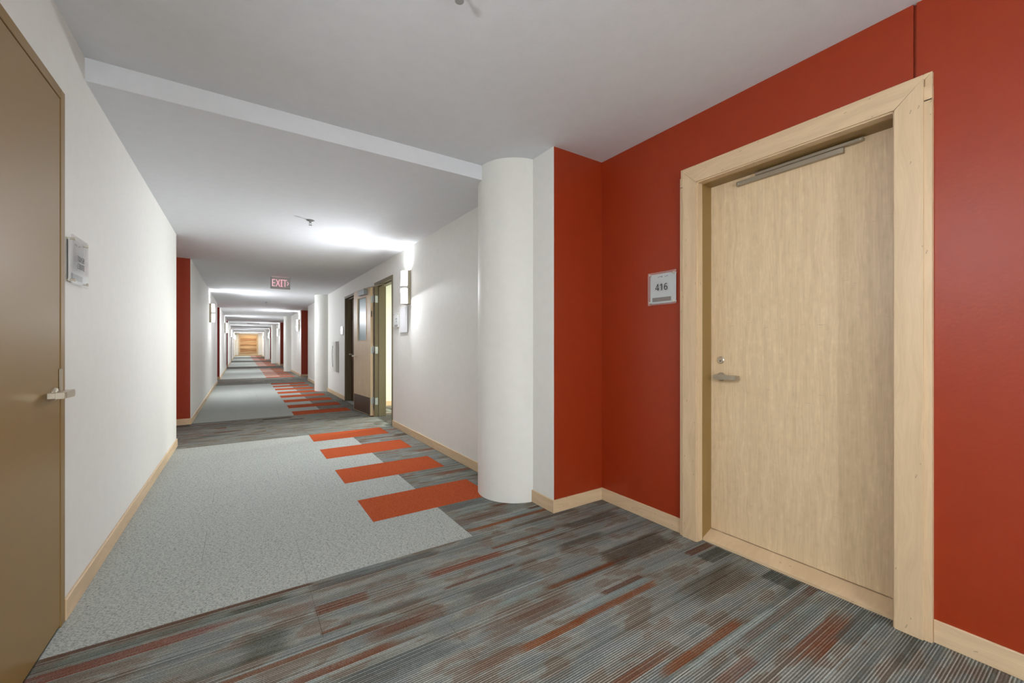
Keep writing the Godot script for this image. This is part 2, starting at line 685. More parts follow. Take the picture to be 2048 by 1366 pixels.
# ------------------------------------------------------------------ shell
func build_ceiling() -> void:
	struct("ceiling", box(start(), Vector3(-1.4, Y_HIGH, Z_STEP - 0.02), Vector3(2.6, Y_HIGH + 0.15, Z_BACK + 0.2)), mats.ceiling)
	struct("ceiling", box(start(), Vector3(-1.4, Y_LOW, Z_END - 0.2), Vector3(2.6, Y_HIGH + 0.15, Z_STEP), 0.002), mats.ceiling)


func wall_box(called: String, x0: float, x1: float, z0: float, z1: float, m: Material, y0 := 0.0, y1 := 2.75) -> void:
	# plain faces: neighbouring pieces of one plaster wall must not show a joint
	struct(called, box(start(), Vector3(minf(x0, x1), y0, minf(z0, z1)), Vector3(maxf(x0, x1), y1, maxf(z0, z1))), m)


func base_run(called: String, lo: Vector3, hi: Vector3) -> void:
	struct(called, box(start(), lo, hi, 0.0025), mats.maple_flat)


func build_walls() -> void:
	var bt := 0.012
	var bh := 0.092
	# ---- left side: white piers, set-back bays with a red far return
	var bays := [[-6.25, -7.88], [-15.85, -17.6], [-25.2, -27.3], [-36.2, -37.8]]
	var t := 0.12
	# first pier is pierced by the trash room door
	wall_box("wall_left", XL - t, XL, Z_BACK, -1.55, mats.white)
	wall_box("wall_left", XL - t, XL, -1.55, -2.562, mats.white, 2.285, 2.75)
	wall_box("wall_left", XL - t, XL, -2.562, bays[0][0], mats.white)
	base_run("baseboard_left", Vector3(XL, 0, -1.55), Vector3(XL + bt, bh, Z_BACK))
	base_run("baseboard_left", Vector3(XL, 0, bays[0][0] - bt), Vector3(XL + bt, bh, -2.562))
	for k in bays.size():
		var a: float = bays[k][0]
		var b: float = bays[k][1]
		wall_box("wall_left", -1.24, -1.12, a + 0.12, b - 0.12, mats.red)
		wall_box("wall_left", -1.24, XL - t, a, a + 0.12, mats.white)
		wall_box("wall_left", -1.24, XL - 0.004, b - 0.12, b, mats.red)
		base_run("baseboard_left", Vector3(-1.12, 0, b), Vector3(XL + bt, bh, b + bt))
		var e: float = bays[k + 1][0] if k + 1 < bays.size() else Z_END
		wall_box("wall_left", XL - t, XL, b - 0.002, e, mats.white)
		base_run("baseboard_left", Vector3(XL, 0, e - bt), Vector3(XL + bt, bh, b + bt * 0.5))
	# ---- right side: lobby of door 416, red; the upper panels meet at an open joint
	wall_box("wall_right", XD, XD + 0.16, -2.42, -1.597, mats.red)
	wall_box("wall_right", XD, XD + 0.16, -1.597, -0.519, mats.red, 2.25, 2.75)
	wall_box("wall_right", XD, XD + 0.16, -0.509, -0.458, mats.red, 2.25, 2.75)
	wall_box("wall_right", XD + 0.012, XD + 0.16, -0.519, -0.509, mats.red, 2.25, 2.75)
	wall_box("wall_right", XD, XD + 0.16, -0.458, 1.6, mats.red)
	wall_box("wall_right", XR + 0.003, XD + 0.1, -2.42, -2.30, mats.red)
	wall_box("wall_right", XR, XD + 0.1, 1.6, 1.72, mats.red)
	wall_box("wall_right", XR, XR + 0.12, 1.72, Z_BACK, mats.white)
	base_run("baseboard_right", Vector3(XD - bt, 0, -2.30), Vector3(XD, bh, -1.597))
	base_run("baseboard_right", Vector3(XD - bt, 0, -0.458), Vector3(XD, bh, 1.6))
	base_run("baseboard_right", Vector3(XR - bt, 0, -2.30), Vector3(XD - bt, bh, -2.30 + bt))
	base_run("baseboard_right", Vector3(XR - bt, 0, -2.6), Vector3(XR, bh, -2.30 + bt * 0.6))
	# corridor piers with two door openings, then set-back bays
	var w := 0.17
	wall_box("wall_right", XR, XR + w, -2.301, -6.05, mats.white)
	wall_box("wall_right", XR, XR + w, -6.05, -7.06, mats.white, 2.235, 2.75)
	wall_box("wall_right", XR, XR + w, -7.06, -8.44, mats.white)
	wall_box("wall_right", XR, XR + w, -8.44, -9.45, mats.white, 2.235, 2.75)
	wall_box("wall_right", XR, XR + w, -9.45, -15.44, mats.white)
	base_run("baseboard_right", Vector3(XR - bt, 0, -6.05), Vector3(XR, bh, -3.1))
	base_run("baseboard_right", Vector3(XR - bt, 0, -8.44), Vector3(XR, bh, -7.06))
	base_run("baseboard_right", Vector3(XR - bt, 0, -15.44), Vector3(XR, bh, -9.45))
	var rb := [[-15.44, -17.35], [-25.3, -27.5], [-36.4, -37.9], [-46.5, -48.0]]
	for k in rb.size():
		var a: float = rb[k][0]
		var b: float = rb[k][1]
		wall_box("wall_right", XD, XD + 0.12, a + 0.12, b - 0.12, mats.red)
		wall_box("wall_right", XR + w, XD + 0.12, a, a + 0.12, mats.white)
		wall_box("wall_right", XR + 0.004, XD + 0.12, b - 0.12, b, mats.red)
		base_run("baseboard_right", Vector3(XR - bt, 0, b), Vector3(XD, bh, b + bt))
		var e: float = rb[k + 1][0] if k + 1 < rb.size() else Z_END
		wall_box("wall_right", XR, XR + w, b - 0.002, e, mats.white)
		base_run("baseboard_right", Vector3(XR - bt, 0, e), Vector3(XR, bh, b + bt * 0.5))
	# ends of the corridor
	wall_box("wall_end", -1.4, 2.6, Z_END - 0.12, Z_END, mats.white)
	base_run("baseboard_end", Vector3(XL, 0, Z_END), Vector3(XR, bh, Z_END + bt))
	wall_box("wall_back", -1.4, 2.6, Z_BACK, Z_BACK + 0.12, mats.white)
	# the room behind the open door
	wall_box("wall_room", XR + w, 5.3, -8.27, -8.15, mats.room_wall)
	wall_box("wall_room", XR + w, 5.3, -5.2, -5.08, mats.room_wall)
	wall_box("wall_room", 5.2, 5.32, -5.2, -8.15, mats.room_wall)
	base_run("baseboard_room", Vector3(XR + w, 0, -8.15), Vector3(5.2, bh, -8.138))
	struct("ceiling", box(start(), Vector3(XR + w, 2.5, -8.27), Vector3(5.32, 2.62, -5.08)), mats.ceiling)
	# round concrete columns half sunk in the right wall
	var zs := [-2.85, -11.85, -21.4, -31.1, -40.2]
	var names := ["thick round white column at the step in the ceiling beside the red wall",
		"round white column in the corridor wall past the extinguisher cabinet",
		"round white column in the corridor wall past the second red recess on the right",
		"round white column far along the corridor, fourth from the ceiling step",
		"small looking round white column nearest to the wooden end panel"]
	for k in zs.size():
		var o := thing("column", names[k], "column", Vector3(1.89, 0, zs[k]), 0.0, "round columns along the right wall")
		obj("shaft", lathe(start(), [Vector2(0.3, 0.0), Vector2(0.3, Y_HIGH if k == 0 else Y_LOW)], 64), mats.column, o)


# ------------------------------------------------------------------ doors
# lever handle in its own axes: z out of the door, x the way the lever points (dir 1 or -1)
func lever(parent: Node3D, tf: Transform3D, dir: float, m: Material) -> void:
	var st := start()
	var out := tf * Transform3D(Basis(Vector3(1, 0, 0), Vector3(0, 0, 1), Vector3(0, -1, 0)), Vector3.ZERO)
	lathe(st, [Vector2(0.0255, 0.0), Vector2(0.0255, 0.005), Vector2(0.022, 0.010), Vector2(0.0105, 0.012), Vector2(0.0105, 0.046), Vector2(0.0, 0.047)], 28, out)
	var shape := PackedVector2Array()
	for p in [[-0.019, 0.008], [-0.010, 0.015], [0.02, 0.0145], [0.118, 0.012], [0.118, -0.012], [0.02, -0.0145], [-0.012, -0.015], [-0.020, -0.006]]:
		shape.append(Vector2(p[0] * dir, p[1]))
	extrude(st, shape, 0.036, 0.058, tf)
	var o := obj("lever", st, m, parent)
	var s2 := start()
	box(s2, Vector3(minf(0.088 * dir, 0.118 * dir), -0.012, 0.012), Vector3(maxf(0.088 * dir, 0.118 * dir), 0.012, 0.037), 0.002, tf)
	obj("lever_return", s2, m, o)
	var s3 := start()
	for k in 6:
		var x := (0.084 + k * 0.0055) * dir
		box(s3, Vector3(x - 0.0012, -0.0115, 0.0575), Vector3(x + 0.0012, 0.0115, 0.0592), 0.0004, tf)
	obj("grip_ridges", s3, m, o)


func door_node(called: String, label: String) -> Node3D:
	var d := Node3D.new()
	d.name = called
	add_child(d)
	d.set_meta("kind", "structure")
	d.set_meta("label", label)
	return d


func build_doors() -> void:
	door_416()
	trash_door()
	open_door()
	closed_door()


func door_416() -> void:
	var d := door_node("door_1", "pale maple door with wide wooden casing in the red wall")
	var face := Transform3D(Basis(Vector3(0, 0, 1), Vector3(0, 1, 0), Vector3(-1, 0, 0)), Vector3(XD, 0, 0))
	var zo := -1.597; var zi := -1.482      # far casing, outer and inner edge
	var no := -0.458; var ni := -0.5715     # near casing
	var yo := 2.305; var yi := 2.194
	var s := 0.023                          # stepped-back outer band
	var legs := [
		["casing", [[zo + s, 0.0], [zi, 0.0], [zi, yi], [zo + s, yo - s]], 0.035, "maple"],
		["casing", [[no - s, 0.0], [ni, 0.0], [ni, yi], [no - s, yo - s]], 0.035, "maple"],
		["casing", [[zi, yi], [ni, yi], [no - s, yo - s], [zo + s, yo - s]], 0.035, "maple_flat"],
		["casing_band", [[zo, 0.0], [zo + s, 0.0], [zo + s, yo - s], [zo, yo]], 0.018, "maple"],
		["casing_band", [[no, 0.0], [no - s, 0.0], [no - s, yo - s], [no, yo]], 0.018, "maple"],
		["casing_band", [[zo + s, yo - s], [no - s, yo - s], [no, yo], [zo, yo]], 0.018, "maple_flat"]]
	for l in legs:
		var pts := PackedVector2Array()
		for p in l[1]:
			pts.append(Vector2(p[0], p[1]))
		# a hair-thin open mitre between the members
		var c := Vector2.ZERO
		for p in pts:
			c += p / pts.size()
		for k in pts.size():
			pts[k] += (c - pts[k]).sign() * 0.0008
		obj(l[0], extrude(start(), pts, 0.0, l[2], face), mats[l[3]], d)
	# wooden lining behind the casing, then the bronze metal frame
	part_box("lining", Vector3(XD - 0.026, 0, zo), Vector3(2.368, yi, zi + 0.006), 0.001, mats.maple, d)
	part_box("lining", Vector3(XD - 0.026, 0, ni - 0.006), Vector3(2.368, yi, no), 0.001, mats.maple, d)
	part_box("lining", Vector3(XD - 0.026, yi - 0.006, zo), Vector3(2.368, 2.25, no), 0.001, mats.maple_flat, d)
	part_box("frame_jamb", Vector3(2.368, 0, zo), Vector3(2.5, 2.25, zi + 0.007), 0.001, mats.bronze, d)
	part_box("frame_jamb", Vector3(2.368, 0, ni - 0.007), Vector3(2.5, 2.25, no), 0.001, mats.bronze, d)
	part_box("frame_head", Vector3(2.368, 2.185, zo), Vector3(2.5, 2.25, no), 0.001, mats.bronze, d)
	var ramp := PackedVector2Array([Vector2(2.372, 0.0), Vector2(2.372, 0.014), Vector2(2.380, 0.018), Vector2(2.458, 0.050), Vector2(2.52, 0.050), Vector2(2.52, 0.0)])
	obj("sill", extrude(start(), ramp, ni - 0.007, zi + 0.007), mats.maple_flat, d)
	var leaf := part_box("leaf", Vector3(2.462, 0.054, -1.52), Vector3(2.506, 2.22, -0.535), 0.001, mats.maple_door, d)
	var on_leaf := Transform3D(face.basis, Vector3(2.462, 1.006, -1.41))
	lever(leaf, on_leaf, 1.0, mats.steel_dull)
	var lock := start()
	var out := Transform3D(face.basis, Vector3(2.462, 1.108, -1.41)) * Transform3D(Basis(Vector3(1, 0, 0), Vector3(0, 0, 1), Vector3(0, -1, 0)), Vector3.ZERO)
	lathe(lock, [Vector2(0.0215, 0.0), Vector2(0.0215, 0.008), Vector2(0.0175, 0.0125), Vector2(0.0125, 0.0125), Vector2(0.0115, 0.0105), Vector2(0.0, 0.0105)], 28, out)
	var lk := obj("lock_cylinder", lock, mats.steel, leaf)
	part_box("keyway", Vector3(2.4495, 1.097, -1.4118), Vector3(2.4525, 1.107, -1.4082), 0.0003, mats.black, leaf)
	var stop := obj("door_stop", box(start(), Vector3(2.440, 2.136, -1.308), Vector3(2.462, 2.162, -0.79), 0.002), mats.steel_dull, leaf)
	box_part_on("stop_slide", Vector3(2.434, 2.1625, -1.2), Vector3(2.455, 2.178, -0.712), mats.steel_dull, leaf)
	for p in [[-1.295, 2.149], [-0.803, 2.149], [-0.722, 2.170]]:
		obj("screw", lathe(start(), [Vector2(0.0045, 0.0), Vector2(0.003, 0.0025), Vector2(0.0, 0.003)], 10, Transform3D(face.basis, Vector3(2.440 if p[0] < -0.73 else 2.434, p[1], p[0])) * Transform3D(Basis(Vector3(1, 0, 0), Vector3(0, 0, 1), Vector3(0, -1, 0)), Vector3.ZERO)), mats.steel, leaf)


func box_part_on(called: String, lo: Vector3, hi: Vector3, m: Material, parent: Node) -> void:
	obj(called, box(start(), lo, hi, 0.002), m, parent)


func trash_door() -> void:
	var d := door_node("door_2", "brown painted steel door flush in the white left wall")
	part_box("frame_jamb", Vector3(XL - 0.1, 0, -2.562), Vector3(XL + 0.007, 2.29, -2.512), 0.002, mats.bronze, d)
	part_box("frame_jamb", Vector3(XL - 0.1, 0, -1.6), Vector3(XL + 0.007, 2.29, -1.55), 0.002, mats.bronze, d)
	part_box("frame_head", Vector3(XL - 0.1, 2.247, -2.512), Vector3(XL + 0.007, 2.29, -1.6), 0.002, mats.bronze, d)
	part_box("backing", Vector3(XL - 0.12, 0, -2.53), Vector3(XL - 0.05, 2.26, -1.58), 0.0, mats.dark, d)
	var leaf := part_box("leaf", Vector3(XL - 0.045, 0.012, -2.508), Vector3(XL + 0.005, 2.243, -1.604), 0.002, mats.bronze, d)
	var tf := Transform3D(Basis(Vector3(0, 0, -1), Vector3(0, 1, 0), Vector3(1, 0, 0)), Vector3(XL + 0.005, 1.0, -2.44))
	lever(leaf, tf, -1.0, mats.steel)
	part_box("latch_guard", Vector3(XL + 0.005, 1.005, -2.516), Vector3(XL + 0.012, 1.10, -2.494), 0.002, mats.steel_dull, leaf)


func metal_frame(d: Node3D, z_near: float, z_far: float) -> void:
	var a := XR - 0.008
	var b := XR + 0.178
	part_box("frame_jamb", Vector3(a, 0, z_near - 0.05), Vector3(b, 2.24, z_near), 0.003, mats.frame, d)
	part_box("frame_jamb", Vector3(a, 0, z_far), Vector3(b, 2.24, z_far + 0.05), 0.003, mats.frame, d)
	part_box("frame_head", Vector3(a, 2.19, z_far + 0.05), Vector3(b, 2.24, z_near - 0.05), 0.003, mats.frame, d)
	part_box("frame_stop", Vector3(XR + 0.055, 0, z_near - 0.066), Vector3(XR + 0.12, 2.19, z_near - 0.05), 0.001, mats.frame, d)
	part_box("frame_stop", Vector3(XR + 0.055, 0, z_far + 0.05), Vector3(XR + 0.12, 2.19, z_far + 0.066), 0.001, mats.frame, d)
	part_box("frame_stop", Vector3(XR + 0.055, 2.174, z_far + 0.066), Vector3(XR + 0.12, 2.19, z_near - 0.066), 0.001, mats.frame, d)


func open_door() -> void:
	var d := door_node("door_3", "maple door with a tall window, swung wide open against the corridor wall")
	metal_frame(d, -6.05, -7.06)
	# leaf axes: x from the hinges to the free edge, z into the wall; its seen face is at z = 0
	var dir := Vector3(-0.085, 0, -0.9964).normalized()
	var tf := Transform3D(Basis(dir, Vector3.UP, dir.cross(Vector3.UP)), Vector3(1.803, 0.012, -7.078))
	var st := start()
	var L := 0.89; var H := 2.165; var T := 0.044
	box(st, Vector3(0, 0, 0), Vector3(L, 1.262, T), 0.0015, tf)
	box(st, Vector3(0, 2.02, 0), Vector3(L, H, T), 0.0015, tf)
	box(st, Vector3(0, 1.262, 0), Vector3(0.195, 2.02, T), 0.0, tf)
	box(st, Vector3(0.672, 1.262, 0), Vector3(L, 2.02, T), 0.0, tf)
	var leaf := obj("leaf", st, mats.maple_door, d)
	obj("glass", box(start(), Vector3(0.2, 1.267, 0.016), Vector3(0.667, 2.015, 0.026), 0.0, tf), mats.frosted, leaf)
	var gl := start()
	box(gl, Vector3(0.19, 1.255, -0.006), Vector3(0.207, 2.027, 0.016), 0.002, tf)
	box(gl, Vector3(0.66, 1.255, -0.006), Vector3(0.677, 2.027, 0.016), 0.002, tf)
	box(gl, Vector3(0.207, 1.255, -0.006), Vector3(0.66, 1.272, 0.016), 0.002, tf)
	box(gl, Vector3(0.207, 2.010, -0.006), Vector3(0.66, 2.027, 0.016), 0.002, tf)
	obj("glazing_bead", gl, mats.maple, leaf)
	obj("kick_plate", box(start(), Vector3(0.02, 0.012, -0.002), Vector3(0.87, 0.3, 0.0), 0.0005, tf), plain(112, 98, 86, 0.36, 0.75), leaf)
	obj("edge_band", box(start(), Vector3(-0.0015, 0, 0.001), Vector3(0.0, H, T - 0.001), 0.0, tf), mats.maple, leaf)
	obj("fire_label", box(start(), Vector3(-0.0025, 1.66, 0.008), Vector3(-0.0014, 1.76, 0.022), 0.0, tf), mats.black, leaf)
	var lv := tf * Transform3D(Basis(Vector3(-1, 0, 0), Vector3(0, 1, 0), Vector3(0, 0, -1)), Vector3(0.80, 0.99, 0.0))
	lever(leaf, lv, 1.0, mats.steel)
	obj("closer", box(start(), Vector3(0.14, 2.045, -0.065), Vector3(0.46, 2.135, 0.0), 0.004, tf), plain(150, 156, 160, 0.35, 0.6), leaf)
	# folding closer arm to the soffit of the frame
	var p0 := tf * Vector3(0.25, 2.15, -0.035)
	var p1 := Vector3(XR - 0.02, 2.175, -6.86)
	var p2 := Vector3(XR + 0.045, 2.18, -6.62)
	obj("closer_arm", bar(bar(start(), p0, p1, 0.009), p1, p2, 0.009), mats.steel_dull, leaf)
	for y in [0.245, 1.10, 1.955]:
		obj("hinge", box(start(), Vector3(-0.004, y - 0.058, 0.004), Vector3(-0.0012, y + 0.058, T), 0.0006, tf), mats.hinge_steel, leaf)
		part_box("hinge_plate", Vector3(XR - 0.004, y - 0.046, -7.0105), Vector3(XR + 0.042, y + 0.07, -7.0075), 0.0006, mats.hinge_steel, d)
		var kn := tf * Vector3(-0.012, y, T + 0.004)
		obj("hinge_knuckle", lathe(start(), [Vector2(0.0, -0.058), Vector2(0.007, -0.058), Vector2(0.007, 0.058), Vector2(0.0, 0.058)], 12, Transform3D(Basis.IDENTITY, kn + Vector3(0, 0.012, 0))), mats.hinge_steel, leaf)


func bar(st: SurfaceTool, a: Vector3, b: Vector3, r: float) -> SurfaceTool:
	var y := (b - a).normalized()
	var x := y.cross(Vector3.UP)
	x = x.normalized() if x.length() > 0.01 else Vector3.RIGHT
	var tf := Transform3D(Basis(x, y, x.cross(y)), a)
	var n := (b - a).length()
	return lathe(st, [Vector2(0.0, 0.0), Vector2(r, 0.0), Vector2(r, n), Vector2(0.0, n)], 12, tf)


func closed_door() -> void:
	var d := door_node("door_4", "dark brown closed door partly behind the open door leaf")
	metal_frame(d, -8.44, -9.45)
	var leaf := part_box("leaf", Vector3(XR + 0.12, 0.01, -9.4), Vector3(XR + 0.165, 2.19, -8.49), 0.001, mats.bronze_dark, d)
	lever(leaf, Transform3D(Basis(Vector3(0, 0, 1), Vector3(0, 1, 0), Vector3(-1, 0, 0)), Vector3(XR + 0.12, 1.0, -9.33)), 1.0, mats.steel)


# ------------------------------------------------------------------ lamps
func half_shade(y0: float, y1: float, mid: float, half: float, deep: float, back: float) -> SurfaceTool:
	# opal half-round diffuser, swelling a little towards the clasp in the middle of the fitting
	var st := start()
	var rows := 8
	var cols := 14
	var grid := []
	for j in rows + 1:
		var y := lerpf(y0, y1, float(j) / rows)
		var k := 1.0 + 0.10 * (1.0 - clampf(absf(y - mid) / 0.22, 0.0, 1.0))
		var line := []
		for i in cols + 1:
			var a := lerpf(-PI / 2, PI / 2, float(i) / cols)
			line.append(Vector3(sin(a) * half * k, y, back + cos(a) * deep * k))
		grid.append(line)
	for j in rows:
		for i in cols:
			var c: Vector3 = (grid[j][i] + grid[j + 1][i + 1]) * 0.5
			quad(st, grid[j][i], grid[j][i + 1], grid[j + 1][i + 1], grid[j + 1][i], Vector3(c.x, 0, c.z - back + 0.001))
	for e in [[0, -1.0], [rows, 1.0]]:
		for i in cols:
			var y: float = grid[e[0]][i].y
			tri(st, Vector3(0, y, back), grid[e[0]][i], grid[e[0]][i + 1], Vector3(0, e[1], 0))
	return st


func sconce(label: String, right: bool, z: float, power := 1.0) -> void:
	var o := thing("wall_sconce", label, "wall lamp", Vector3(XR if right else XL, 1.74, z), -PI / 2 if right else PI / 2, "half-round wall sconces along the corridor")
	part_box("back_plate", Vector3(-0.085, 0.0, 0.0), Vector3(0.085, 0.45, 0.012), 0.003, mats.steel_dull, o)
	part_box("side_rail", Vector3(-0.080, 0.004, 0.012), Vector3(-0.072, 0.446, 0.044), 0.001, mats.steel_dull, o)
	part_box("side_rail", Vector3(0.072, 0.004, 0.012), Vector3(0.080, 0.446, 0.044), 0.001, mats.steel_dull, o)
	obj("bottom_tray", tray(0.0, 0.006), mats.steel_dull, o)
	obj("shade", half_shade(0.008, 0.205, 0.225, 0.069, 0.066, 0.036), mats.shade, o)
	obj("shade", half_shade(0.245, 0.440, 0.225, 0.069, 0.066, 0.036), mats.shade, o)
	obj("clasp", half_shade(0.207, 0.243, 0.225, 0.0705, 0.068, 0.034), mats.plastic, o)
	# the half-round shade gives light to the front and to both sides
	for side in [-1.0, 1.0]:
		var a := AreaLight3D.new()
		a.name = "sconce_glow" if side < 0.0 else "sconce_glow_001"
		a.area_size = Vector2(0.05, 0.36)
		a.light_color = Color(0.945, 0.96, 0.98)
		a.light_energy = FRONT * power * (0.46 if side < 0.0 else 1.42)
		a.area_range = 30.0
		a.shadow_enabled = true
		o.add_child(a)
		var turn: float = deg_to_rad(6.0) * side
		var droop := -12.0 if side < 0.0 else -40.0
		a.position = Vector3(side * 0.026, 0.205, 0.112)
		a.rotation = Vector3(deg_to_rad(droop), PI + turn, 0)
	var s := SpotLight3D.new()
	s.name = "sconce_uplight"
	s.light_color = Color(0.945, 0.96, 0.98)
	s.light_energy = UP_LIGHT * power
	s.spot_range = 8.0
	s.spot_angle = 86.0
	s.spot_angle_attenuation = 1.0
	s.light_size = 0.03
	s.spot_attenuation = 2.0
	s.shadow_enabled = true
	o.add_child(s)
	s.position = Vector3(0, 0.452, 0.055)
	s.rotation.x = PI / 2


func tray(y0: float, y1: float) -> SurfaceTool:
	var pts := PackedVector2Array()
	for i in 15:
		var a := lerpf(-PI / 2, PI / 2, i / 14.0)
		pts.append(Vector2(sin(a) * 0.074, -(0.036 + cos(a) * 0.070)))
	pts.append(Vector2(0.074, 0.0))
	pts.append(Vector2(-0.074, 0.0))
	return extrude(start(), pts, y0, y1, Transform3D(Basis(Vector3(1, 0, 0), Vector3(0, 0, -1), Vector3(0, 1, 0)), Vector3.ZERO))


const FRONT := 5.25
const UP_LIGHT := 0.32


func build_lamps() -> void:
	sconce("lit wall sconce on the left wall before the brown steel door", false, -0.75, 0.38)
	sconce("lit wall sconce above the plain metal plate by the open door", true, -5.36, 0.94)
	sconce("lit wall sconce on the left wall between the first and second red recess", false, -12.2, 1.15)
	sconce("lit wall sconce on the right wall just past the first far red recess", true, -17.95, 1.15)
	sconce("lit wall sconce on the left wall past the second red recess", false, -22.4)
	sconce("lit wall sconce on the right wall past the second far red recess", true, -28.4)
	sconce("small lit wall sconce on the left wall past the third recess", false, -32.4)
	sconce("small lit wall sconce on the right wall near the third far recess", true, -38.4)
	sconce("tiny lit wall sconce on the left wall, second from the wooden end panel", false, -42.4)
	sconce("tiny lit wall sconce on the right wall nearest the wooden end panel", true, -49.0)
	sconce("tiny lit wall sconce on the left wall nearest the wooden end panel", false, -51.5)
	sconce("lit wall sconce on the right wall behind the door 416 lobby", true, 2.4, 2.1)
	sconce("lit wall sconce on the left wall behind the door 416 lobby", false, 4.0, 2.1)
	# wall washer in front of the wooden end panel
	var o := thing("ceiling_light", "slim white ceiling light washing the wooden end panel", "ceiling light", Vector3(0.6, Y_LOW, -53.7))
	part_box("housing", Vector3(-0.9, -0.03, -0.06), Vector3(0.9, 0.0, 0.06), 0.003, mats.plastic, o)
	part_box("diffuser", Vector3(-0.86, -0.034, -0.045), Vector3(0.86, -0.03, 0.045), 0.001, mats.lamp_panel, o)
	ceiling_glow(o, Vector2(1.7, 0.09), Vector3(0, -0.037, 0), Color(1.0, 0.93, 0.8), 2.2)
	# lamp of the room behind the open door
	var r := thing("ceiling_light", "square ceiling light in the room behind the open door", "ceiling light", Vector3(4.3, 2.5, -6.72))
	part_box("housing", Vector3(-0.2, -0.04, -0.2), Vector3(0.2, 0.0, 0.2), 0.004, mats.plastic, r)
	part_box("diffuser", Vector3(-0.18, -0.045, -0.18), Vector3(0.18, -0.04, 0.18), 0.002, mats.lamp_panel, r)
	ceiling_glow(r, Vector2(0.36, 0.36), Vector3(0, -0.048, 0), Color(1.0, 1.0, 0.97), 17.0)


func ceiling_glow(parent: Node3D, size: Vector2, at: Vector3, c: Color, e: float) -> void:
	var a := AreaLight3D.new()
	a.name = "ceiling_glow"
	a.area_size = size
	a.light_color = c
	a.light_energy = e
	a.area_range = 20.0
	a.shadow_enabled = true
	parent.add_child(a)
	a.position = at
	a.rotation.x = -PI / 2


# ------------------------------------------------------------------ signs
func room_sign(called: String, label: String, at: Vector3, right: bool, lines: Array, panel: Material, ink: Material, insert: Material, size := 0.22) -> Node3D:
	var o := thing(called, label, "sign", at, -PI / 2 if right else PI / 2)
	var h := size / 2
	part_box("face_panel", Vector3(-h + 0.012, -h + 0.012, 0.006), Vector3(h - 0.012, h - 0.012, 0.011), 0.001, panel, o)
	part_box("clear_plate", Vector3(-h, -h, 0.018), Vector3(h, h, 0.024), 0.001, mats.acrylic, o)
	for sx in [-1.0, 1.0]:
		for sy in [-1.0, 1.0]:
			var tf := Transform3D(Basis(Vector3(1, 0, 0), Vector3(0, 0, 1), Vector3(0, -1, 0)), Vector3(sx * (h - 0.018), sy * (h - 0.018), 0.0))
			obj("standoff", lathe(start(), [Vector2(0.005, 0.0), Vector2(0.005, 0.0245), Vector2(0.0075, 0.0245), Vector2(0.0075, 0.027), Vector2(0.005, 0.0285), Vector2(0.0, 0.0285)], 16, tf), mats.steel, o)
	var n := lines.size()
	for k in n:
		text_part("lettering", lines[k][0], lines[k][1], Vector3(lines[k][4] if lines[k].size() > 4 else 0.0, lines[k][2], 0.0246), ink, o, 0.0012, lines[k][3])
	# slot for a paper name strip, and the tiny raised mark at the top
	part_box("name_strip", Vector3(-h + 0.03, -h + 0.024, 0.0112), Vector3(h - 0.045, -h + 0.051, 0.014), 0.0008, insert, o)
	var mark := start()
	for k in 9:
		var x := -0.036 + k * 0.009
		box(mark, Vector3(x, h - 0.037 + 0.004 * (k % 3), 0.0112), Vector3(x + 0.006, h - 0.033 + 0.004 * (k % 2), 0.0122), 0.0)
	obj("raised_mark", mark, ink, o)
	return o


